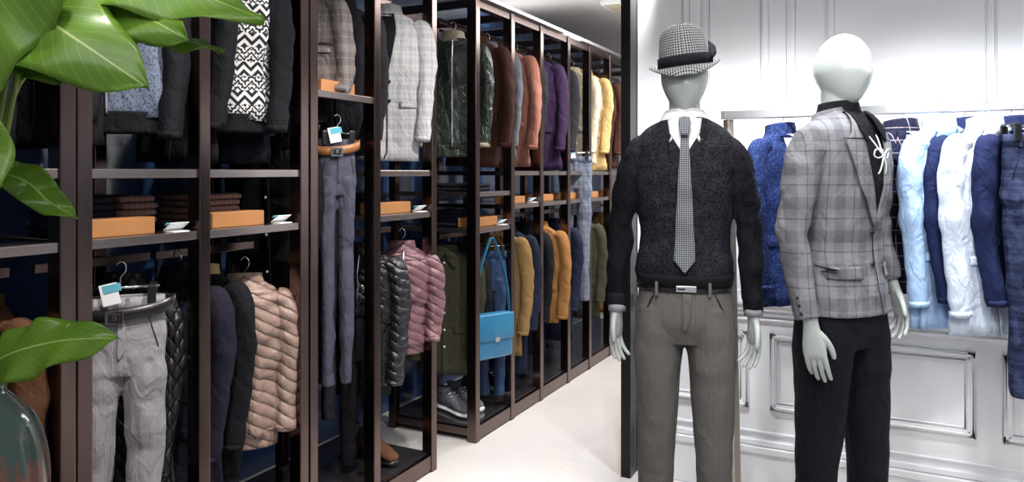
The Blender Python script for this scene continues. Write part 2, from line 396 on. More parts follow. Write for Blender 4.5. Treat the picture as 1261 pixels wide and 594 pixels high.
# ------------------------------------------------------------------ shelving
FX=-1.92; BX=-2.42
def unit(name,ys,shelves,rails,top=2.29):
    P=empty(name,(0,0,0)); b=MB(); w=.042
    for y in ys:
        b.box((FX,y,top/2),(.055,w,top)); b.box((BX,y,top/2),(.045,w,top))
        for z in (.05,top-.02): b.box(((FX+BX)/2,y,z),(BX-FX-.05,.03,.04))
    y0,y1=ys[0],ys[-1]; yc=(y0+y1)/2; ln=y1-y0
    for x in (FX,BX):
        b.box((x,yc,top-.02),(.04,ln,.045)); b.box((x,yc,.045),(.045,ln,.07))
    mk(b,'frame',M['bronze'],P,smooth=False,bevel=.003)
    b=MB(); b.box((FX+.015,yc,top+.012),(.07,ln+.05,.024)); mk(b,'top_trim',M['steel'],P,smooth=False,bevel=.003)
    b=MB(); b.box(((FX+BX)/2,yc,.075),(.5,ln,.02)); 
    e=MB()
    for i,zz in enumerate(shelves):
        a,c=ys[i]+.021,ys[i+1]-.021
        for z in zz:
            b.box(((FX+BX)/2,(a+c)/2,z-.01),(.46,c-a,.016)); e.box((FX+.005,(a+c)/2,z-.012),(.03,c-a,.026))
            b.box(((FX+BX)/2,ys[i],z-.012),(.46,.02,.024))
    mk(b,'shelves',M['shelf'],P,smooth=False,bevel=.002)
    mk(e,'shelf_edges',M['edge'],P,smooth=False,bevel=.002)
    b=MB()
    for i,zz in enumerate(rails):
        for z in zz: b.box((-2.14,(ys[i]+ys[i+1])/2,z),(.014,ys[i+1]-ys[i]-.02,.028))
    mk(b,'hanging_rails',M['bronze'],P,smooth=False,bevel=.002)
S=(1.21,1.40); Rr=(1.12,2.20)
unit('clothing_shelving_unit',[.35,.77,1.19],[S,S],[Rr,Rr])
unit('clothing_shelving_unit',[1.235,1.62,2.06],[S,S],[Rr,Rr])
unit('clothing_shelving_unit',[2.11,2.49,2.92],[(1.70,),S],[(1.62,2.20),Rr])
unit('clothing_shelving_unit',[3.33,3.73,4.12,4.55,4.94,5.37,5.82,6.3],[(1.10,1.29),S,S,S,S,S,S],[(1.05,2.2)]+[Rr]*6)

G=dict(
 bomber=pm('grey_blue_wool',(.13,.155,.215),(.055,.06,.10),'speck'),
 knitfair=pm('fair_isle_knit',(.70,.70,.70),(.02,.02,.025),'zig'),
 gplaid=pm('brown_grey_plaid',(.11,.095,.095),(.24,.21,.20),'plaid'),
 lplaid=pm('light_grey_plaid',(.54,.54,.55),(.30,.30,.34),'plaid',s=.7),
 leather=pm('green_leather',(.035,.050,.037),rough=.32,bump=.4,bs=60,spec=.6,wk=.7),
 cream=pm('cream_shearling',(.58,.50,.36),bump=.8,bs=120),
 rust=pm('rust_wool',(.070,.028,.02)),
 salmon=pm('salmon_knit',(.32,.135,.10),(.22,.085,.06),'cable'),
 grey=pm('grey_wool_plain',(.15,.15,.18)),
 purple=pm('purple_wool',(.034,.016,.050)),
 mustard=pm('yellow_wool',(.52,.36,.15)),
 camel=pm('camel_wool',(.25,.15,.06)),
 orange=pm('orange_wool',(.32,.15,.048)),
 brown=pm('brown_suede',(.11,.05,.025)),
 ochre=pm('ochre_cloth',(.18,.105,.035)),
 gtrou=pm('pale_grey_trouser',(.34,.33,.35),(.26,.25,.27),'pin',s=.6,us=0),
 quilt=pm('black_quilt',(.02,.02,.025),(.004,.004,.004),'quilt',s=.6,rough=.4,bump=.6),
 pinkp=pm('beige_pink_puffer',(.34,.235,.195),(.13,.08,.065),'baffle',rough=.42,bump=.5,wk=.5),
 mauve=pm('mauve_puffer',(.22,.11,.13),(.08,.037,.046),'baffle',rough=.4,bump=.5,wk=.5),
 blackpuff=pm('black_puffer',(.018,.018,.022),(.005,.005,.006),'baffle',rough=.35,bump=.5,wk=.5),
 slate=pm('slate_trouser',(.080,.080,.115)),
 denim=pm('blue_denim',(.03,.055,.12),(.018,.035,.08),'speck'),
 olive=pm('olive_cloth',(.045,.045,.028)),
 bcheck=pm('grey_blue_check',(.11,.13,.18),(.22,.24,.29),'plaid',s=.5),
 jeans=pm('dark_jeans',(.02,.025,.05)),
 bplaid=pm('brown_check_cloth',(.34,.20,.17),(.08,.06,.08),'plaid',s=.25),
 bagblue=pm('blue_leather',(.03,.19,.36),rough=.3,bump=.1,bs=80,spec=.6,wk=.1),
 tan=pm('tan_leather',(.36,.15,.05),rough=.4,wk=0),
 rsuede=pm('black_leather_belt',(.015,.014,.016),rough=.3,bump=.1,wk=0),
 bknit=pm('blue_speckled_knit',(.012,.025,.105),(.045,.075,.22),'speck'),
 windowp=pm('navy_windowpane',(.012,.014,.038),(.36,.29,.30),'window',us=.6,s=.9),
 lblue=pm('light_blue_cotton',(.40,.57,.84),var=.1),
 lwhite=pm('white_blue_cotton',(.66,.74,.88),var=.06),
 navyk=pm('bright_navy_knit',(.013,.020,.072)),
 dcheck=pm('navy_check_denim',(.017,.023,.065),(.065,.085,.17),'plaid',s=.6),
 gplaid2=pm('grey_plaid_suiting',(.215,.216,.230),(.064,.062,.075),'plaid',s=1.25,us=-.6,bump=.3,var=.1,wk=.35),
 hat=pm('houndstooth',(.34,.34,.35),(.010,.010,.012),'hound',wk=.1),
 hatflat=pm('houndstooth_brim',(.34,.34,.35),(.010,.010,.012),'houndflat',wk=.1),
 pin=pm('grey_pinstripe',(.155,.146,.138),(.078,.075,.072),'pin',s=.62,us=0,bump=.3,var=.1,wk=.3),
 sweater=pm('black_lace_knit',(.005,.005,.008),(.026,.026,.035),'lace',s=.9,bump=.7,wk=.5),
 tie=pm('woven_tie',(.10,.11,.13),(.46,.47,.50),'dots',s=1.0,us=0,wk=.1),
)
J=jacket
UZ=2.125; LZ=1.045
J('brown_suede_jacket',(-2.14,1.10,LZ),12,G['brown'],L=.62,style='coat')
J('ochre_jacket',(-2.16,.97,LZ),5,G['ochre'],L=.75,style='coat')
J('dark_brown_jacket',(-2.15,.84,LZ),5,G['brown'],L=.7,style='coat')
J('black_jacket',(-2.14,1.08,UZ),8,M['black'],L=.66)
J('charcoal_jacket',(-2.14,.93,UZ),5,M['char'],L=.66)
# bay 1
J('black_jacket',(-2.17,1.31,UZ),12,M['black'],L=.66)
J('grey_bomber_jacket',(-2.11,1.46,UZ),38,G['bomber'],L=.57,style='zip',msl=M['black'],sl=.60,w=.16)
trousers('grey_belted_trousers',(-1.975,1.395,1.03),48,G['gtrou'],L=.95,w=.112,belt=G['rsuede'],tag=True,gap=1.05)
J('black_quilted_jacket',(-2.17,1.54,LZ),14,G['quilt'],L=.75,style='zip',tag=True)
# bay 2
J('black_cardigan',(-2.14,1.73,UZ),10,M['black'],L=.70,style='coat')
J('fair_isle_sweater',(-2.06,1.85,UZ),42,G['knitfair'],L=.55,style='zip',msl=M['black'],w=.165)
J('navy_overcoat',(-2.18,1.99,UZ),12,M['dnavy'],L=.70,style='coat')
J('dark_navy_cardigan',(-2.13,1.71,LZ),12,M['dnavy'],L=.80,style='coat')
J('black_jacket',(-2.15,1.82,LZ),12,M['black'],L=.70,style='zip',collar=G['mustard'])
J('beige_puffer_jacket',(-2.07,1.945,1.0),44,G['pinkp'],L=.54,w=.14,dp=.07,style='zip',puff=6,sl=.50,msl=G['pinkp'])
# bay 3
J('brown_plaid_blazer',(-2.12,2.28,UZ),22,G['gplaid'],L=.40,sl=.38)
trousers('slate_trousers',(-1.985,2.345,1.52),50,G['slate'],L=.98,w=.070,belt=G['tan'],tag=True,gap=.95)
trousers('dark_trousers',(-2.16,2.42,1.50),30,M['char'],L=1.15,w=.09)
J('charcoal_coat',(-2.2,2.22,1.50),12,M['black'],L=1.0,style='coat')
# bay 4
J('charcoal_jacket',(-2.17,2.60,UZ),10,M['char'],L=.66)
J('light_plaid_blazer',(-2.06,2.79,UZ),32,G['lplaid'],L=.68,inner=M['black'])
J('black_puffer_jacket',(-2.12,2.68,LZ),20,G['blackpuff'],L=.60,puff=7,style='zip',dp=.06)
J('mauve_puffer_jacket',(-2.02,2.84,LZ),40,G['mauve'],L=.44,puff=5,style='zip',dp=.07,sl=.40,w=.14,msl=G['mauve'])
trousers('black_trousers',(-2.05,2.575,.80),20,M['black'],L=.68,w=.09)
# unit C
J('green_leather_jacket',(-2.11,3.44,2.12),24,G['leather'],L=.60,style='zip',collar=G['cream'],lap=G['cream'],msl=G['leather'],hem=G['cream'])
J('rust_wool_jacket',(-2.08,3.64,UZ),12,G['rust'],L=.70)
J('olive_parka',(-2.14,3.42,.97),18,G['olive'],L=.66,style='coat')
J('black_jacket',(-2.16,3.53,.97),10,M['black'],L=.62,style='coat')
trousers('blue_jeans',(-1.99,3.655,.95),30,G['denim'],L=.80,w=.08)
J('grey_jacket',(-2.12,3.84,UZ),8,G['grey'],L=.66)
J('salmon_cardigan',(-2.08,3.99,UZ),12,G['salmon'],L=.70,style='coat')
J('camel_coat',(-2.07,3.87,LZ),8,G['camel'],L=.72,style='coat')
J('navy_coat',(-2.08,4.01,LZ),8,M['navy'],L=.86,style='coat')
J('purple_coat',(-2.07,4.39,UZ),14,G['purple'],L=.72,style='coat')
J('charcoal_jacket',(-2.14,4.25,UZ),8,M['char'],L=.66)
J('black_jacket',(-2.1,4.25,LZ),8,M['black'],L=.80,style='coat')
J('orange_coat',(-2.05,4.40,LZ),10,G['orange'],L=.62,style='coat')
J('charcoal_jacket',(-2.1,4.68,UZ),8,M['char'],L=.66)
trousers('blue_check_trousers',(-1.96,4.82,1.50),18,G['bcheck'],L=1.0,w=.11,tag=True)
J('yellow_coat',(-2.04,5.19,UZ),14,G['mustard'],L=.72,style='coat')
J('cream_jacket',(-2.08,5.05,UZ),8,G['cream'],L=.68)
J('navy_coat',(-2.08,4.70,LZ),8,M['navy'],L=.80,style='coat')
J('olive_coat',(-2.06,5.12,LZ),10,G['olive'],L=.72,style='coat')
J('brown_jacket',(-2.06,5.55,UZ),10,G['rust'],L=.70)
J('camel_coat',(-2.06,5.60,LZ),10,G['camel'],L=.76,style='coat')
J('grey_jacket',(-2.06,6.05,UZ),10,G['grey'],L=.70)
J('black_jacket',(-2.06,6.05,LZ),10,M['black'],L=.76)

def stack(name,x,y,z,m,n=3,w=.2,d=.28,h=.022):
    b=MB()
    for i in range(n):
        b.box((random.uniform(-.006,.006),random.uniform(-.006,.006),h*(i+.5)),(d-random.random()*.015,w-random.random()*.015,h*.94))
    o=mk(b,name,m,bevel=.009,smooth=True); o.location=(x,y,z)
def block(y,z,ln=.2,x=-1.99,h=.05,dp=.10):
    b=MB(); b.box((0,0,h/2),(dp,ln,h)); o=mk(b,'wooden_display_block',M['wood'],smooth=False,bevel=.002); o.location=(x,y,z+.0005)
def card(y,z,x=-1.93):
    b=MB(); rt=Matrix.Rotation(R(-35),3,'Y')
    b.box((0,0,.018),(.040,.065,.002),0,rt); b.box((.003,0,.003),(.045,.055,.003),0); b.box((-.0085,0,.0255),(.010,.062,.002),1,rt)
    o=mk(b,'price_card',[M['card'],M['cyan']],smooth=False); o.location=(x,y,z)
block(1.37,1.21,.22); stack('folded_jeans_stack',-2.13,1.345,1.21,G['jeans'],5,w=.18,d=.17); card(1.545,1.21)
block(1.80,1.21,.22); stack('folded_check_shirt_stack',-2.13,1.80,1.21,G['bplaid'],5,w=.22,d=.17)
card(1.98,1.21)
stack('folded_check_shirt_stack',-2.16,1.52,1.21,G['bplaid'],5,w=.13,d=.2)
block(2.30,1.70,.2)
block(2.69,1.21,.24,x=-2.0); stack('folded_dark_shirt_stack',-2.15,2.70,1.21,M['char'],4,d=.18); card(2.85,1.21)
block(3.52,1.10,.26,x=-2.0); stack('folded_jeans_stack',-2.15,3.52,1.10,G['jeans'],4,d=.18); card(3.66,1.10)
stack('folded_dark_shirt_stack',-2.1,3.5,1.29,M['char'],2)
for y in (3.9,4.32,4.74,5.15,5.58,6.05): block(y,1.21,.20,x=-2.0,h=.042)
for y in (4.05,4.87): card(y,1.21)
def shoe(name,x,y,z,yaw,m,sole,s=1.0):
    b=MB()
    b.tube([(0,.12,.0),(0,.11,.0),(0,.0,.0),(0,-.1,.0),(0,-.145,.0),(0,-.155,.0)],[(.02,.01),(.034,.014),(.033,.014),(.045,.014),(.03,.014),(.01,.01)],n=18,ref=(0,0,1),mi=1)
    b.tube([(0,.115,.05),(0,.10,.05),(0,.03,.052),(0,-.03,.04),(0,-.09,.028),(0,-.14,.018),(0,-.15,.014)],[(.015,.03),(.031,.045),(.032,.048),(.036,.036),(.040,.024),(.028,.015),(.005,.005)],n=18,ref=(0,0,1),mi=0)
    b.tube([(0,.07,.07),(0,.07,.108)],[(.03,.045),(.032,.045)],n=18,sub=1,mi=0)
    for i in range(4): b.box((0,-.0-.02*i,.088-.012*i),(.045,.006,.006),1)
    b.xf(Matrix.Scale(s,4)); o=mk(b,name,[m,sole]); o.location=(x,y,z+.0145*s); o.rotation_euler=(0,0,R(yaw)); return o
shoe('grey_sneaker',-2.13,3.46,.086,70,G['grey'],M['card']); shoe('grey_sneaker',-2.13,3.57,.086,75,G['grey'],M['card'])
shoe('black_sneaker',-2.13,3.93,.086,75,M['black'],M['card'])
shoe('brown_shoe',-2.1,2.74,.086,75,G['brown'],M['blackp'])
P=empty('blue_leather_handbag',(-1.905,3.50,.40),66)
b=MB(); b.box((0,0,.12),(.24,.075,.24)); mk(b,'body',G['bagblue'],P,bevel=.018,smooth=True)
b=MB(); b.box((0,-.042,.17),(.235,.012,.14)); mk(b,'flap',G['bagblue'],P,bevel=.006,smooth=True)
b=MB(); b.box((0,-.05,.105),(.03,.006,.025)); b.ball((-.12,0,.22),.012); b.ball((.12,0,.22),.012); mk(b,'hardware',M['chrome'],P,smooth=False,bevel=.002)
b=MB(); b.tube([(-.12,0,.22),(-.10,.0,.4),(-.03,0,.6),(0,0,.64),(.03,0,.6),(.10,0,.4),(.12,0,.22)],[(.003,.012)]*7,n=8,sub=5,ref=(0,1,0)); mk(b,'strap',G['bagblue'],P)

# ------------------------------------------------------------------ rack
P=empty('garment_rack',(0,0,0)); b=MB(); RY=3.0
b.box((.26,RY-.018,1.618),(1.70,.012,.034)); b.box((.26,RY+.018,1.618),(1.70,.012,.034))
for x in (-.585,1.105): b.box((x,RY,1.618),(.02,.05,.034))
mk(b,'rail',M['steel'],P,smooth=False,bevel=.002)
b=MB()
for x,s in ((-.57,1),(1.09,-1)):
    b.tube([(x,RY,1.60),(x+s*.035,RY-.02,.0)],[(.021,.012)]*2,n=4,sub=1,ref=(0,1,0))
    b.box((x+s*.03,RY,.01),(.05,.45,.02))
b.box((.26,RY+.0,.03),(1.6,.02,.02))
mk(b,'legs',M['pale_steel'],P,smooth=False,bevel=.002)
GZ=1.548
J('blue_speckled_cardigan',(-.375,RY+.03,GZ),62,G['bknit'],L=.66,w=.15,dp=.045,style='cardigan',inner=M['white'],tag=True)
J('navy_windowpane_blazer',(.035,RY,GZ),44,G['windowp'],L=.58,w=.15,dp=.05,inner=M['white'],sl=.52)
J('light_blue_shirt',(.155,RY-.02,GZ),50,G['lblue'],L=.69,w=.14,dp=.038,style='shirt',sl=.58,bend=.015)
J('navy_knit_vest',(.225,RY+.02,GZ),54,G['navyk'],L=.60,w=.14,dp=.036,style='cardigan',inner=G['lblue'],tag=True)
J('light_blue_shirt',(.290,RY-.03,GZ),48,G['lwhite'],L=.70,w=.155,dp=.040,style='shirt',sl=.60,bend=.015)
J('navy_knit_cardigan',(.360,RY+.01,GZ),54,G['navyk'],L=.60,w=.14,dp=.036,style='cardigan',inner=G['lblue'])
trousers('navy_check_trousers',(.392,RY-.12,1.51),25,G['dcheck'],L=.84,w=.07,tag=False,gap=.8)
J('navy_check_jacket',(.56,RY,GZ),58,G['dcheck'],L=.66,w=.15,dp=.045)
J('light_blue_shirt',(.72,RY,GZ),58,G['lblue'],L=.66,w=.15,dp=.04,style='shirt')

# ------------------------------------------------------------------ mannequins
def hand(P,wrist,side,rz=0,tilt=0,spread=1.0,curl=1.0,fwd=0,sc_=.9):
    b=MB()
    b.tube([(0,0,.05),(0,0,.02),(0,0,-.02),(.002,0,-.055),(.003,0,-.09),(.004,0,-.104)],[(.024,.028),(.020,.025),(.017,.031),(.016,.038),(.013,.039),(.007,.032)],n=20,sub=3,ref=(0,1,0))
    for i,(y,l,a) in enumerate([(-.029,.078,-.05),(-.010,.088,-.01),(.010,.082,.03),(.028,.064,.07)]):
        c=curl*(1+.25*i); y2=y+a*l*.5*spread; y3=y+a*l*spread
        b.tube([(.003,y*.85,-.075),(.004,y,-.10),(.004+.010*c,y2,-.10-l*.42),(.004+.024*c,y2*.5+y3*.5,-.10-l*.75),(.004+.038*c,y3,-.10-l*.95),(.004+.042*c,y3,-.10-l)],
               [.0098,.0094,.0085,.0076,.0064,.003],n=12,sub=3,ref=(0,1,0))
    b.tube([(.002,-.016,-.012),(.010,-.032,-.035),(.020,-.045,-.062),(.027,-.050,-.086),(.031,-.051,-.104),(.032,-.051,-.110)],[.013,.0135,.011,.0095,.0075,.003],n=12,sub=3,ref=(1,0,0))
    m=Matrix.Translation(Vector(wrist))@Matrix.Rotation(R(rz),4,'Z')@Matrix.Rotation(R(tilt),4,'Y')@Matrix.Rotation(R(fwd),4,'X')@Matrix.Scale(side,4,Vector((1,0,0)))@Matrix.Scale(sc_,4)
    b.xf(m); return mk(b,'hand',M['mann'],P,remesh=.0022,smi=2)
def head(P,c,yaw=0,tilt=0,neck=((0,.012,1.47),(0,.01,1.55),(0,.012,1.66))):
    b=MB(); n=40;m=36; vs=[];fs=[]
    for i in range(m+1):
        ph=math.pi*i/m; z=math.cos(ph); r=math.sin(ph)
        for k in range(n):
            th=2*math.pi*k/n; x=r*math.cos(th); y=r*math.sin(th)
            jaw=max(0,-z); X=x*.079*(1-.30*jaw**1.5); Y=y*.103*(1-.18*jaw); Z=z*.122
            if y<0: Y+=-.010*jaw+.004*math.exp(-((z-.12)/.14)**2)*max(0,-y)
            if y>0: Y-=.020*jaw*y
            nose=math.exp(-(x/.16)**2)*max(0,-y)*(math.exp(-((z+.22)/.20)**2))*.014
            chin=math.exp(-(x/.3)**2)*max(0,-y)*math.exp(-((z+.85)/.16)**2)*.008
            Y-=nose+chin
            vs.append((X,Y,Z))
    for i in range(m):
        for k in range(n): fs.append((i*n+k,i*n+(k+1)%n,(i+1)*n+(k+1)%n,(i+1)*n+k))
    h=MB(); h.add(vs,fs)
    h.xf(Matrix.Translation(Vector(c))@Matrix.Rotation(R(yaw),4,'Z')@Matrix.Rotation(R(tilt),4,'X'))
    h.tube(neck,[(.06,.062),(.053,.056),(.052,.056)],n=24,sub=4)
    return mk(h,'head',M['mann'],P,remesh=.005,smi=6)
def legs(P,mat,name,stance=0.0,slim=1.0,wz=1.03,stepf=0.0):
    b=MB()
    b.tube([(0,0,wz),(0,0,.96),(0,0.005,.89),(0,.005,.82)],[(.148,.106),(.158,.114),(.163,.117),(.125,.09)],n=36,sub=4,sq=2.2)
    bv=b.bvh()
    for s in(-1,1):
        st=stepf*s
        def lf(th,t): return 1+.02*math.sin(t*14+th*2+s)*(1 if t>.25 else 0)
        b.tube([(s*.08,0,.94),(s*(.088+stance*.2),0-st*.2,.81),(s*(.094+stance*.6),-.005-st*.6,.52),(s*(.098+stance*.8),.0-st*.8,.32),(s*(.10+stance),.015-st,.07)],
          [(.08*slim,.10),(.083*slim,.10*slim),(.066*slim,.074*slim),(.059*slim,.067*slim),(.055*slim,.063*slim)],n=26,sub=7,wr=.006,wf=12,fold=lf)
    mk(b,name,mat,P,remesh=.006,smi=3)
    for s in(-1,1):
        st=stepf*s
        c=MB(); c.tube([(0,.075,.025),(0,.06,.03),(0,0,.04),(0,-.08,.032),(0,-.16,.022),(0,-.185,.018)],[(.02,.02),(.036,.03),(.04,.05),(.044,.035),(.034,.022),(.01,.01)],n=20,ref=(0,0,1))
        c.tube([(0,.03,.03),(0,.03,.11)],[.042,.04],n=16,sub=1)
        c.xf(Matrix.Translation((s*(.10+stance),-st,.012))@Matrix.Rotation(R(s*8),4,'Z')); mk(c,'shoe',M['blackp'],P)
    c=MB(); c.tube([(0,0,.0),(0,0,.010)],[.23,.23],n=48,sub=1); mk(c,'base_plate',M['steel'],P,bevel=.002,smooth=False)
    return bv
# --- mannequin 1
P=empty('male_mannequin_with_hat',(-.625,2.521,0),14)
pv=legs(P,G['pin'],'pinstripe_trousers')
overlay(pv,[(.995,-.006,.022),(.91,-.006,.018),(.87,-.004,.002)],'fly',G['pin'],P,off=.005)
for s in(-1,1): overlay(pv,[(.995,s*.095,s*.098),(.90,s*.138,s*.142)],'pocket_seam',M['blackp'],P,off=.004,nx=1,thick=.002)
c=MB(); c.tube([(0,0,1.03),(0,0,.998)],[(.1515,.110),(.156,.114)],n=40,sub=1,sq=2.2,cap=False); mk(c,'belt',G['rsuede'],P,solid=.005)
c=MB(); c.box((.005,-.119,1.012),(.066,.006,.020),0); c.box((-.010,-.1225,1.012),(.024,.004,.008),1); mk(c,'buckle',[M['chrome'],M['blackp']],P,smooth=False,bevel=.002)
c=MB()
for x in(-.09,.08): c.box((x,-.108,1.010),(.010,.01,.045))
mk(c,'belt_loops',G['pin'],P,smooth=False)
b=MB()
b.tube([(0,.012,1.578),(0,.01,1.565),(0,.005,1.540),(0,0,1.500),(0,0,1.43),(0,0,1.32),(0,0,1.18),(0,0,1.09),(0,0,1.05),(0,0,1.022)],
   [(.06,.058),(.085,.07),(.124,.088),(.160,.102),(.172,.116),(.163,.120),(.150,.109),(.160,.118),(.163,.118),(.152,.112)],n=48,sub=5,sq=2.2,wr=.010,wf=12)
bt=b.bvh()
for s,E,W in((-1,(-.216,.014,1.20),(-.224,-.045,.940)),(1,(.210,.014,1.20),(.220,-.035,.938))):
    q=1.3*s
    def sf(th,t): return 1+.055*math.sin(t*34+th*1.0+q)*max(0,min(1,(t-.30)*3))
    b.tube([(s*.095,0,1.500),(s*.144,.0,1.470),(s*.180,.004,1.395),(s*.200,.010,1.30),E,(E[0]*.5+W[0]*.5,E[1]*.5+W[1]*.5-.004,(E[2]+W[2])/2),W],
       [(.030,.045),(.046,.056),(.049,.057),(.045,.051),(.041,.046),(.039,.043),(.031,.034)],n=28,sub=8,wr=.009,wf=15,fold=sf)
mk(b,'knit_sweater',G['sweater'],P,remesh=.005,smi=4)
rib=pm('black_rib',(.008,.008,.011),(.022,.022,.027),'pin',s=.5,us=0,wk=0)
c=MB(); c.tube([(0,0,1.055),(0,0,1.04),(0,0,1.014)],[(.162,.120),(.160,.119),(.155,.115)],n=48,sub=1,sq=2.25,cap=False); mk(c,'rib_hem',rib,P,solid=.005)
cg=pm('cuff_grey',(.35,.37,.40),wk=0)
for s in(-1,1):
    W=Vector((s*(.224 if s<0 else .220),-.045 if s<0 else -.035,.942))
    c=MB(); c.tube([W+Vector((0,.008,.035)),W,W-Vector((0,.003,.008))],[(.034,.037),(.032,.034),(.031,.033)],n=20,sub=2); mk(c,'sleeve_rib',rib,P)
    c=MB(); c.tube([W+Vector((0,0,.005)),W-Vector((0,.004,.022))],[(.029,.031),(.030,.032)],n=20,sub=1); mk(c,'shirt_cuff',cg,P)
hand(P,(-.224,-.052,.918),1,rz=-30,tilt=3,curl=.7,fwd=-4,sc_=.86)
hand(P,(.220,-.042,.914),-1,rz=32,tilt=-2,curl=.8,fwd=-4,sc_=.86)
head(P,(0,-.005,1.712),yaw=2)
overlay(bt,[(1.570,-.055,.055),(1.52,-.048,.048),(1.445,-.002,.002)],'shirt_front',M['white'],P,off=.004)
c=MB(); c.tube([(0,.012,1.535),(0,.01,1.565),(0,.012,1.602)],[(.080,.077),(.067,.068),(.060,.062)],n=30,sub=3,cap=False); mk(c,'collar_band',M['white'],P,solid=.004)
for s in(-1,1):
    c=MB(); N=14
    for i in range(N+1):
        t=i/N; th=R(-90)+s*R(4+130*t)
        tx=.063*math.cos(th); ty=.012+.065*math.sin(th); tz=1.598+.008*t
        k=max(0,1-abs(t-.20)/.30)
        drop=.040+.075*k**.8 if t>.2 else .040+.075*(t/.2)**.8
        if t<=.2: bx=s*(.010+.048*(t/.2)); by=-.080-.036*(t/.2)
        else:
            r_=.090; bx=r_*math.cos(th)+s*.010*k; by=.010+.092*math.sin(th)-.030*k
        bz=1.592-drop
        for j in range(6):
            q=j/5; c.v.append(Vector((tx+(bx-tx)*q,ty+(by-ty)*q-.008*math.sin(q*3.14),tz+(bz-tz)*q)))
    for i in range(N):
        for j in range(5): c.f.append([i*6+j,i*6+j+1,(i+1)*6+j+1,(i+1)*6+j]); c.m.append(0)
    mk(c,'collar_wing',M['white'],P,solid=.003)
    c=MB(); c.ball((s*.053,-.122,1.494),.006); mk(c,'collar_pin',M['blackp'],P)
overlay(bt,[(1.568,-.016,.016),(1.552,-.020,.020),(1.512,-.012,.012)],'tie_knot',G['tie'],P,off=.032,thick=.014)
overlay(bt,[(1.520,-.011,.011),(1.40,-.019,.019),(1.25,-.027,.027),(1.105,-.034,.034),(1.065,-.001,.001)],'tie_blade',G['tie'],P,off=.014,thick=.005,sub=10)
# hat
H=empty('hat',(0,0,0)); H.parent=P; H.location=(0,-.002,1.752); H.rotation_euler=(R(5),R(-6),0)
b=MB(); b.tube([(0,0,-.005),(0,0,.03),(0,.002,.075),(0,.006,.108),(0,.008,.122),(0,.008,.118),(0,.008,.104)],[(.087,.108),(.084,.105),(.078,.098),(.072,.090),(.060,.076),(.03,.05),(.005,.02)],n=44,sub=4)
for v in b.v:
    if v.z>.05:
        k=(v.z-.05)/.07; f=math.exp(-((v.y+.07)/.035)**2); v.x*=1-.28*k*f
mk(b,'crown',G['hat'],H)
b=MB(); b.tube([(0,0,.0),(0,0,.034)],[(.0885,.1095),(.0865,.107)],n=44,sub=1,cap=False); mk(b,'band',M['black'],H,solid=.003)
b=MB(); N=56
for j in range(7):
    q=j/6
    for i in range(N):
        th=2*math.pi*i/N; cx=math.cos(th); sy=math.sin(th)
        z=-.003+q*q*(.012*abs(cx)**2 -.034*max(0,-sy)**1.5+.020*max(0,sy))
        b.v.append(Vector((cx*(.085+.034*q),sy*(.105+.038*q),z)))
for j in range(6):
    for i in range(N): b.f.append([j*N+i,j*N+(i+1)%N,(j+1)*N+(i+1)%N,(j+1)*N+i]); b.m.append(0)
mk(b,'brim',G['hatflat'],H,solid=.003)
b=MB(); 
for z0,l in((.02,.05),(.018,.06),(.014,.045)):
    b.tube([(.088,-.03,z0),(.096,.0,z0+l*.5),(.088,.03,z0+l)],[(.002,.006),(.003,.013),(.001,.002)],n=8,ref=(1,0,0),sub=4)
b.box((.0905,-.02,.017),(.008,.02,.03)); mk(b,'feather_bow',M['black'],H)

# --- mannequin 2
P=empty('male_mannequin_in_blazer',(-.146,2.692,0),60)
legs(P,pm('black_suit_trouser',(.008,.008,.013),rough=.7,wk=.4),'suit_trousers',slim=1.0,stepf=.04)
b=MB()
b.tube([(0,.015,1.59),(0,.012,1.575),(0,.008,1.550),(0,.004,1.512),(0,0,1.43),(0,0,1.31),(0,0,1.17),(0,0,1.05),(0,0,.985),(0,0,.935)],
   [(.06,.058),(.088,.072),(.142,.088),(.180,.102),(.184,.115),(.168,.116),(.146,.106),(.162,.118),(.172,.124),(.176,.127)],n=48,sub=5,sq=2.2,wr=.008,wf=11)
bt=b.bvh()
for s,E,W in((-1,(-.228,.020,1.20),(-.226,-.034,.935)),(1,(.230,.020,1.23),(.250,-.025,1.02))):
    q=.7*s
    def sf(th,t): return 1+.045*math.sin(t*30+th+q)*max(0,min(1,(t-.30)*3))
    b.tube([(s*.12,0,1.512),(s*.172,0,1.488),(s*.200,.004,1.41),(s*.218,.010,1.31),E,(E[0]*.5+W[0]*.5,E[1]*.5+W[1]*.5+.006,(E[2]+W[2])/2),W],
       [(.035,.05),(.050,.060),(.053,.061),(.048,.055),(.044,.050),(.041,.047),(.036,.040)],n=28,sub=8,wr=.008,wf=15,fold=sf)
mk(b,'plaid_blazer',G['gplaid2'],P,remesh=.005,smi=4)
bs_=M['black']
overlay(bt,[(1.587,-.06,.06),(1.50,-.062,.062),(1.36,-.035,.035),(1.22,-.001,.001)],'shirt_front',bs_,P,off=.005)
rl=[(1.588,.030,.058),(1.52,.048,.095),(1.485,.052,.125),(1.465,.050,.118),(1.35,.028,.080),(1.22,-.008,.012)]
overlay(bt,rl,'lapel_l',G['gplaid2'],P,off=.012,thick=.005); overlay(bt,mir(rl),'lapel_r',G['gplaid2'],P,off=.013,thick=.005)
overlay(bt,[(1.50,.046,.13),(1.497,.046,.13)],'lapel_notch',M['blackp'],P,off=.015,thick=.002,nx=8)
overlay(bt,[(1.50,-.13,-.046),(1.497,-.13,-.046)],'lapel_notch',M['blackp'],P,off=.016,thick=.002,nx=8)
overlay(bt,[(1.22,-.001,.001),(1.02,.0,.002),(.94,.03,.033)],'front_edge',M['blackp'],P,off=.004,nx=1,thick=.002,sub=14)
for s in(-1,1):
    overlay(bt,[(1.095,s*.108-.046,s*.108+.046),(1.055,s*.108-.046,s*.108+.046)],'pocket_flap',G['gplaid2'],P,off=.007,thick=.004)
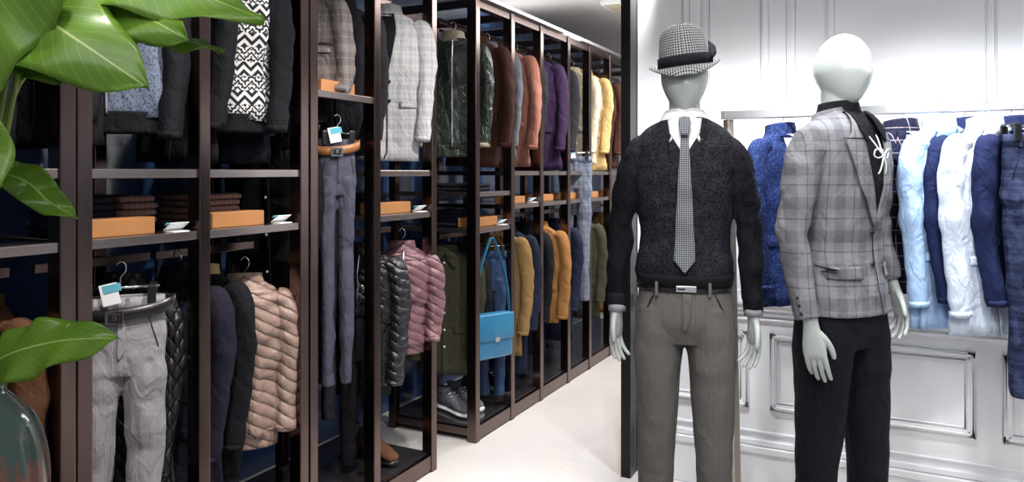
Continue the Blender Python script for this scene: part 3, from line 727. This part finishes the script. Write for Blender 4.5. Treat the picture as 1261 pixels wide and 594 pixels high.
for zz in (1.20,1.10):
    h=bt.ray_cast(Vector((-.012,-1,zz)),Vector((0,1,0)))[0]
    c=MB(); c.ball((-.012,h.y-.009,zz),(.010,.005,.010)); mk(c,'button',M['blackp'],P)
c=MB()
for i in range(3): c.ball((-.263,-.038+.006*i,.955+.024*i),(.006,.007,.007))
mk(c,'cuff_buttons',M['blackp'],P)
c=MB(); c.tube([(0,.012,1.55),(0,.01,1.59),(0,.012,1.622)],[(.080,.077),(.066,.068),(.059,.062)],n=30,sub=3,cap=False); mk(c,'shirt_collar',bs_,P,solid=.004)
c=MB(); c.tube([(0,.016,1.535),(0,.018,1.57),(0,.022,1.592)],[(.098,.085),(.080,.076),(.074,.072)],n=30,sub=3,cap=False)
mk(c,'blazer_collar',G['gplaid2'],P,solid=.005)
cw=[(1.59,.006,.06),(1.53,.02,.07),(1.49,.05,.055)]
overlay(bt,cw,'collar_wing',bs_,P,off=.02,thick=.004); overlay(bt,mir(cw),'collar_wing',bs_,P,off=.02,thick=.004)
c=MB(); y0=-.146; z0=1.445
for s in(-1,1):
    c.tube([(0,y0,z0),(s*.014,y0-.004,z0+.018),(s*.036,y0+.003,z0+.018),(s*.038,y0+.008,z0+.000),(s*.022,y0+.003,z0-.008),(0,y0,z0)],[.0024]*6,n=8,sub=5,ref=(0,1,0))
    c.tube([(0,y0,z0),(s*.010,y0-.002,z0-.026),(s*.016,y0+.002,z0-.050),(s*.019,y0+.006,z0-.058)],[.0024]*4,n=8,sub=5,ref=(0,1,0))
    c.tube([(0,y0+.004,z0+.003),(s*.022,y0+.035,z0+.06),(s*.045,y0+.085,z0+.115)],[.0022]*3,n=8)
c.ball((0,y0,z0),.0055); mk(c,'cord_bow_tie',M['card'],P)
hand(P,(-.225,-.046,.907),1,rz=18,tilt=-2,curl=.6,fwd=-7,sc_=.92)
hand(P,(.254,-.035,.990),-1,rz=-20,tilt=-10,curl=1.1,fwd=-14,sc_=.88)
head(P,(0,-.005,1.728),yaw=-10,tilt=-2)

# ------------------------------------------------------------------ plant
lm=bpy.data.materials.new('banana_leaf'); lm.use_nodes=True
nt=lm.node_tree; bs=nt.nodes['Principled BSDF']
uv=nt.nodes.new('ShaderNodeUVMap'); sp=nt.nodes.new('ShaderNodeSeparateXYZ'); nt.links.new(uv.outputs[0],sp.inputs[0])
ax=mth(nt,'ABSOLUTE',mth(nt,'SUBTRACT',sp.outputs[0],.5))
rib_=mth(nt,'LESS_THAN',ax,.014)
vein=stripe(nt,mth(nt,'SUBTRACT',sp.outputs[1],mth(nt,'MULTIPLY',ax,.35)),.05,.10)
nz=nt.nodes.new('ShaderNodeTexNoise'); nz.inputs['Scale'].default_value=7; tc=nt.nodes.new('ShaderNodeTexCoord'); nt.links.new(tc.outputs['Object'],nz.inputs['Vector'])
c=mixc(nt,nz.outputs[0],(.020,.12,.018),(.27,.45,.035)); c=mixc(nt,mth(nt,'MULTIPLY',vein,.3),c,(.33,.52,.12)); c=mixc(nt,rib_,c,(.48,.60,.20))
nt.links.new(c,bs.inputs['Base Color']); bs.inputs['Roughness'].default_value=.3
tr=nt.nodes.new('ShaderNodeBsdfTranslucent'); nt.links.new(c,tr.inputs[0]); mx=nt.nodes.new('ShaderNodeMixShader'); mx.inputs[0].default_value=.35
nt.links.new(bs.outputs[0],mx.inputs[1]); nt.links.new(tr.outputs[0],mx.inputs[2]); nt.links.new(mx.outputs[0],nt.nodes['Material Output'].inputs[0])
stem=pm('plant_stem',(.30,.42,.10),rough=.4,bump=0)
P=empty('potted_banana_plant',(-1.305,.682,1.05),27)
def leaf(pts,hw,nrm,cup=.25,wave=.01,stemmed=True):
    C=[Vector(p) for p in cr([tuple(p) for p in pts],10)]; N=len(C); vs=[];fs=[];uvs=[]; W=12; nrm=Vector(nrm).normalized(); ph=random.random()*6
    for i,c_ in enumerate(C):
        t=i/(N-1); T=(C[min(i+1,N-1)]-C[max(i-1,0)]).normalized(); S=T.cross(nrm).normalized(); O=S.cross(T)
        prof=(math.sin(math.pi*min(1,t*.98+.02)**.8))**.62 * (1-.25*t)
        if t>.85: prof*=max(0,(1-t)/.15)**.5
        w=hw*prof
        for k in range(W+1):
            a=(k/W-.5)*2
            vs.append(c_+S*(a*w)+O*(cup*w*abs(a)**1.5 + wave*math.sin(t*19+ph+a*2)*abs(a)))
            uvs.append((k/W,t))
    for i in range(N-1):
        for k in range(W): fs.append((i*(W+1)+k,i*(W+1)+k+1,(i+1)*(W+1)+k+1,(i+1)*(W+1)+k))
    me=bpy.data.meshes.new('leaf'); me.from_pydata([tuple(v) for v in vs],[],fs); me.materials.append(lm)
    ul=me.uv_layers.new()
    for l in me.loops: ul.data[l.index].uv=uvs[l.vertex_index]
    for p in me.polygons: p.use_smooth=True
    o=bpy.data.objects.new('leaf',me); sc.collection.objects.link(o); o.parent=P
    q=o.modifiers.new('s','SOLIDIFY'); q.thickness=.0012
    b=MB(); p0=C[0]; b.tube([(0,0,-.03),(min(p0.x*.3,-.0)-.03,p0.y*.3,p0.z*.4),(p0.x*.6-.05,p0.y*.7,p0.z*.85),tuple(p0)],[.007,.006,.005,.004],n=8,sub=6,ref=(0,1,0)); mk(b,'stem',stem,P)
leaf([(.01,0,.030),(.07,-.03,.058),(.15,-.04,.078),(.235,-.03,.080)],.054,(.0,-.85,.5),cup=-.15)
leaf([(-.06,-.02,.68),(.05,-.04,.63),(.17,-.06,.555),(.295,-.06,.470)],.11,(-.15,-.8,.6),cup=-.2)
leaf([(.02,.06,.67),(.15,.05,.68),(.30,.05,.65),(.44,.04,.595)],.10,(.0,-.6,.8),cup=-.25)
leaf([(.0,.03,.60),(.12,.03,.625),(.22,.02,.61),(.33,.0,.555)],.085,(-.1,-.8,.5),cup=-.2)
leaf([(.10,.10,.58),(.2,.10,.59),(.28,.10,.572),(.35,.10,.555)],.05,(0,-.3,1),cup=-.2)
leaf([(.12,-.05,.76),(.09,-.08,.65),(.05,-.09,.54),(.02,-.09,.42)],.105,(.1,-1,.1),cup=-.15)
leaf([(-.05,-.04,.42),(.005,-.06,.39),(.030,-.08,.32),(.008,-.09,.225)],.078,(.0,-1,.0),cup=-.12)
leaf([(-.02,.05,.345),(.03,.06,.325),(.07,.06,.29),(.115,.06,.265)],.034,(0,-.8,.5))
leaf([(-.10,0,.64),(-.04,-.04,.56),(.0,-.06,.49),(.04,-.07,.39)],.09,(.1,-1,.2))
leaf([(-.1,.02,.78),(.0,.02,.73),(.10,.01,.67),(.20,.0,.60)],.11,(-.1,-.9,.4))
leaf([(.0,.08,.56),(.05,.08,.55),(.12,.07,.53),(.19,.06,.50)],.07,(.1,-.9,.3))
leaf([(-.04,.04,.3),(-.12,.03,.36),(-.24,.0,.36),(-.32,-.02,.3)],.07,(0,-.4,1))
for k in range(5):
    b=MB(); b.tube([(0,0,-.02),(-.06+.010*k,.02,.2),(-.05+.016*k,.02,.36),(-.01+.016*k,.0,.50)],[.006,.006,.005,.004],n=8,sub=5,ref=(0,1,0)); mk(b,'stalk',stem,P)
b=MB(); b.tube([(0,0,-.33),(0,0,-.325),(0,0,-.25),(0,0,-.15),(0,0,-.07),(0,0,-.03),(0,0,-.012),(0,0,.004)],[.05,.058,.085,.092,.075,.045,.03,.034],n=40,sub=5,cap=True)
mk(b,'vase',pm('glazed_ceramic',(.055,.10,.085),(.20,.085,.06),'glaze',rough=.15,coat=.5,bump=.1,bs=30),P)
b=MB(); b.tube([(0,0,0),(0,0,.02),(0,0,.03),(0,0,.66),(0,0,.67),(0,0,.72)],[.20,.20,.03,.03,.22,.22],n=40,sub=1)
o=mk(b,'round_side_table',M['bronze'],smooth=False,bevel=.003); o.location=(-1.305,.682,0)

# ------------------------------------------------------------------ lights
def fixture(x,y):
    b=MB(); b.tube([(0,0,0),(0,0,-.012)],[.055,.06],n=28,sub=1); b.tube([(0,0,-.012),(0,0,-.02)],[.04,.035],n=24,sub=1,mi=1)
    o=mk(b,'recessed_downlight',[M['card'],M['blackp']],smooth=False); o.location=(x,y,2.57)
def spot(x,y,tx,ty,tz,e,ang=70,size=.05,col=(1,.97,.93),z=2.535,blend=.6):
    l=bpy.data.lights.new('spot','SPOT'); l.energy=e; l.spot_size=R(ang); l.spot_blend=blend; l.shadow_soft_size=size; l.color=col
    o=bpy.data.objects.new('ceiling_spot',l); sc.collection.objects.link(o); o.location=(x,y,z)
    o.rotation_euler=(Vector((tx,ty,tz))-Vector((x,y,z))).to_track_quat('-Z','Y').to_euler()
    fixture(x,y)
def area(name,x,y,z,tx,ty,tz,e,sx,sy,col=(1,1,1)):
    l=bpy.data.lights.new('area','AREA'); l.shape='RECTANGLE'; l.size=sx; l.size_y=sy; l.energy=e; l.color=col
    o=bpy.data.objects.new(name,l); sc.collection.objects.link(o); o.location=(x,y,z)
    o.rotation_euler=(Vector((tx,ty,tz))-Vector((x,y,z))).to_track_quat('-Z','Y').to_euler()
for y,ty in ((.8,1.2),(1.6,1.9),(2.4,2.7),(3.3,3.6),(4.2,4.5),(5.2,5.4)):
    spot(-.95,y,-2.1,ty,1.0,100,ang=72,size=.03,col=(1,.95,.90))
spot(-.3,.9,-.62,2.5,1.4,80,ang=50,size=.05)
spot(.7,1.0,-.15,2.7,1.3,58,ang=50,size=.05)
for x in(-.85,-.4,.15,.55,1.1): spot(x,2.62,x,3.35,.10,100,ang=74,size=.05,col=(.96,.98,1),blend=.9)
for x in(-.45,.45): spot(x,1.75,x,3.35,.50,42,ang=75,size=.04,col=(.96,.98,1))
area('added_ceiling_fill',-1.0,4.8,2.5,-1.0,4.8,0,60,.6,2.6)  # added soft light over the aisle, no panel modelled
area('added_ceiling_fill',0,.4,2.5,-.2,2.2,0.6,32,2.2,1.2)  # added fill from near the camera for the mannequins and wall
area('added_ceiling_uplight',-2.15,4.6,2.34,-2.0,4.6,3.0,7,.3,3.0)  # uplight added above the shelves to brighten the ceiling, no cove modelled
b=MB(); b.box((0,0,0),(.14,.30,.03),0); b.box((0,0,-.018),(.10,.26,.01),1); o=mk(b,'ceiling_track_lamp',[M['card'],G['cream']],smooth=False,bevel=.004); o.location=(-1.70,4.95,2.555)
w=bpy.data.worlds.new('w'); sc.world=w; w.use_nodes=True
w.node_tree.nodes['Background'].inputs[0].default_value=(.87,.92,1,1); w.node_tree.nodes['Background'].inputs[1].default_value=.42

# ------------------------------------------------------------------ camera
cd=bpy.data.cameras.new('cam'); cam=bpy.data.objects.new('camera',cd); sc.collection.objects.link(cam)
cam.location=(0,0,1.39); cam.rotation_euler=(R(90),0,R(27)); cd.sensor_width=36; cd.lens=26.12; cd.shift_y=-.0666; cd.clip_start=.05
sc.camera=cam
sc.view_settings.view_transform='Standard'
sc.view_settings.exposure=.12
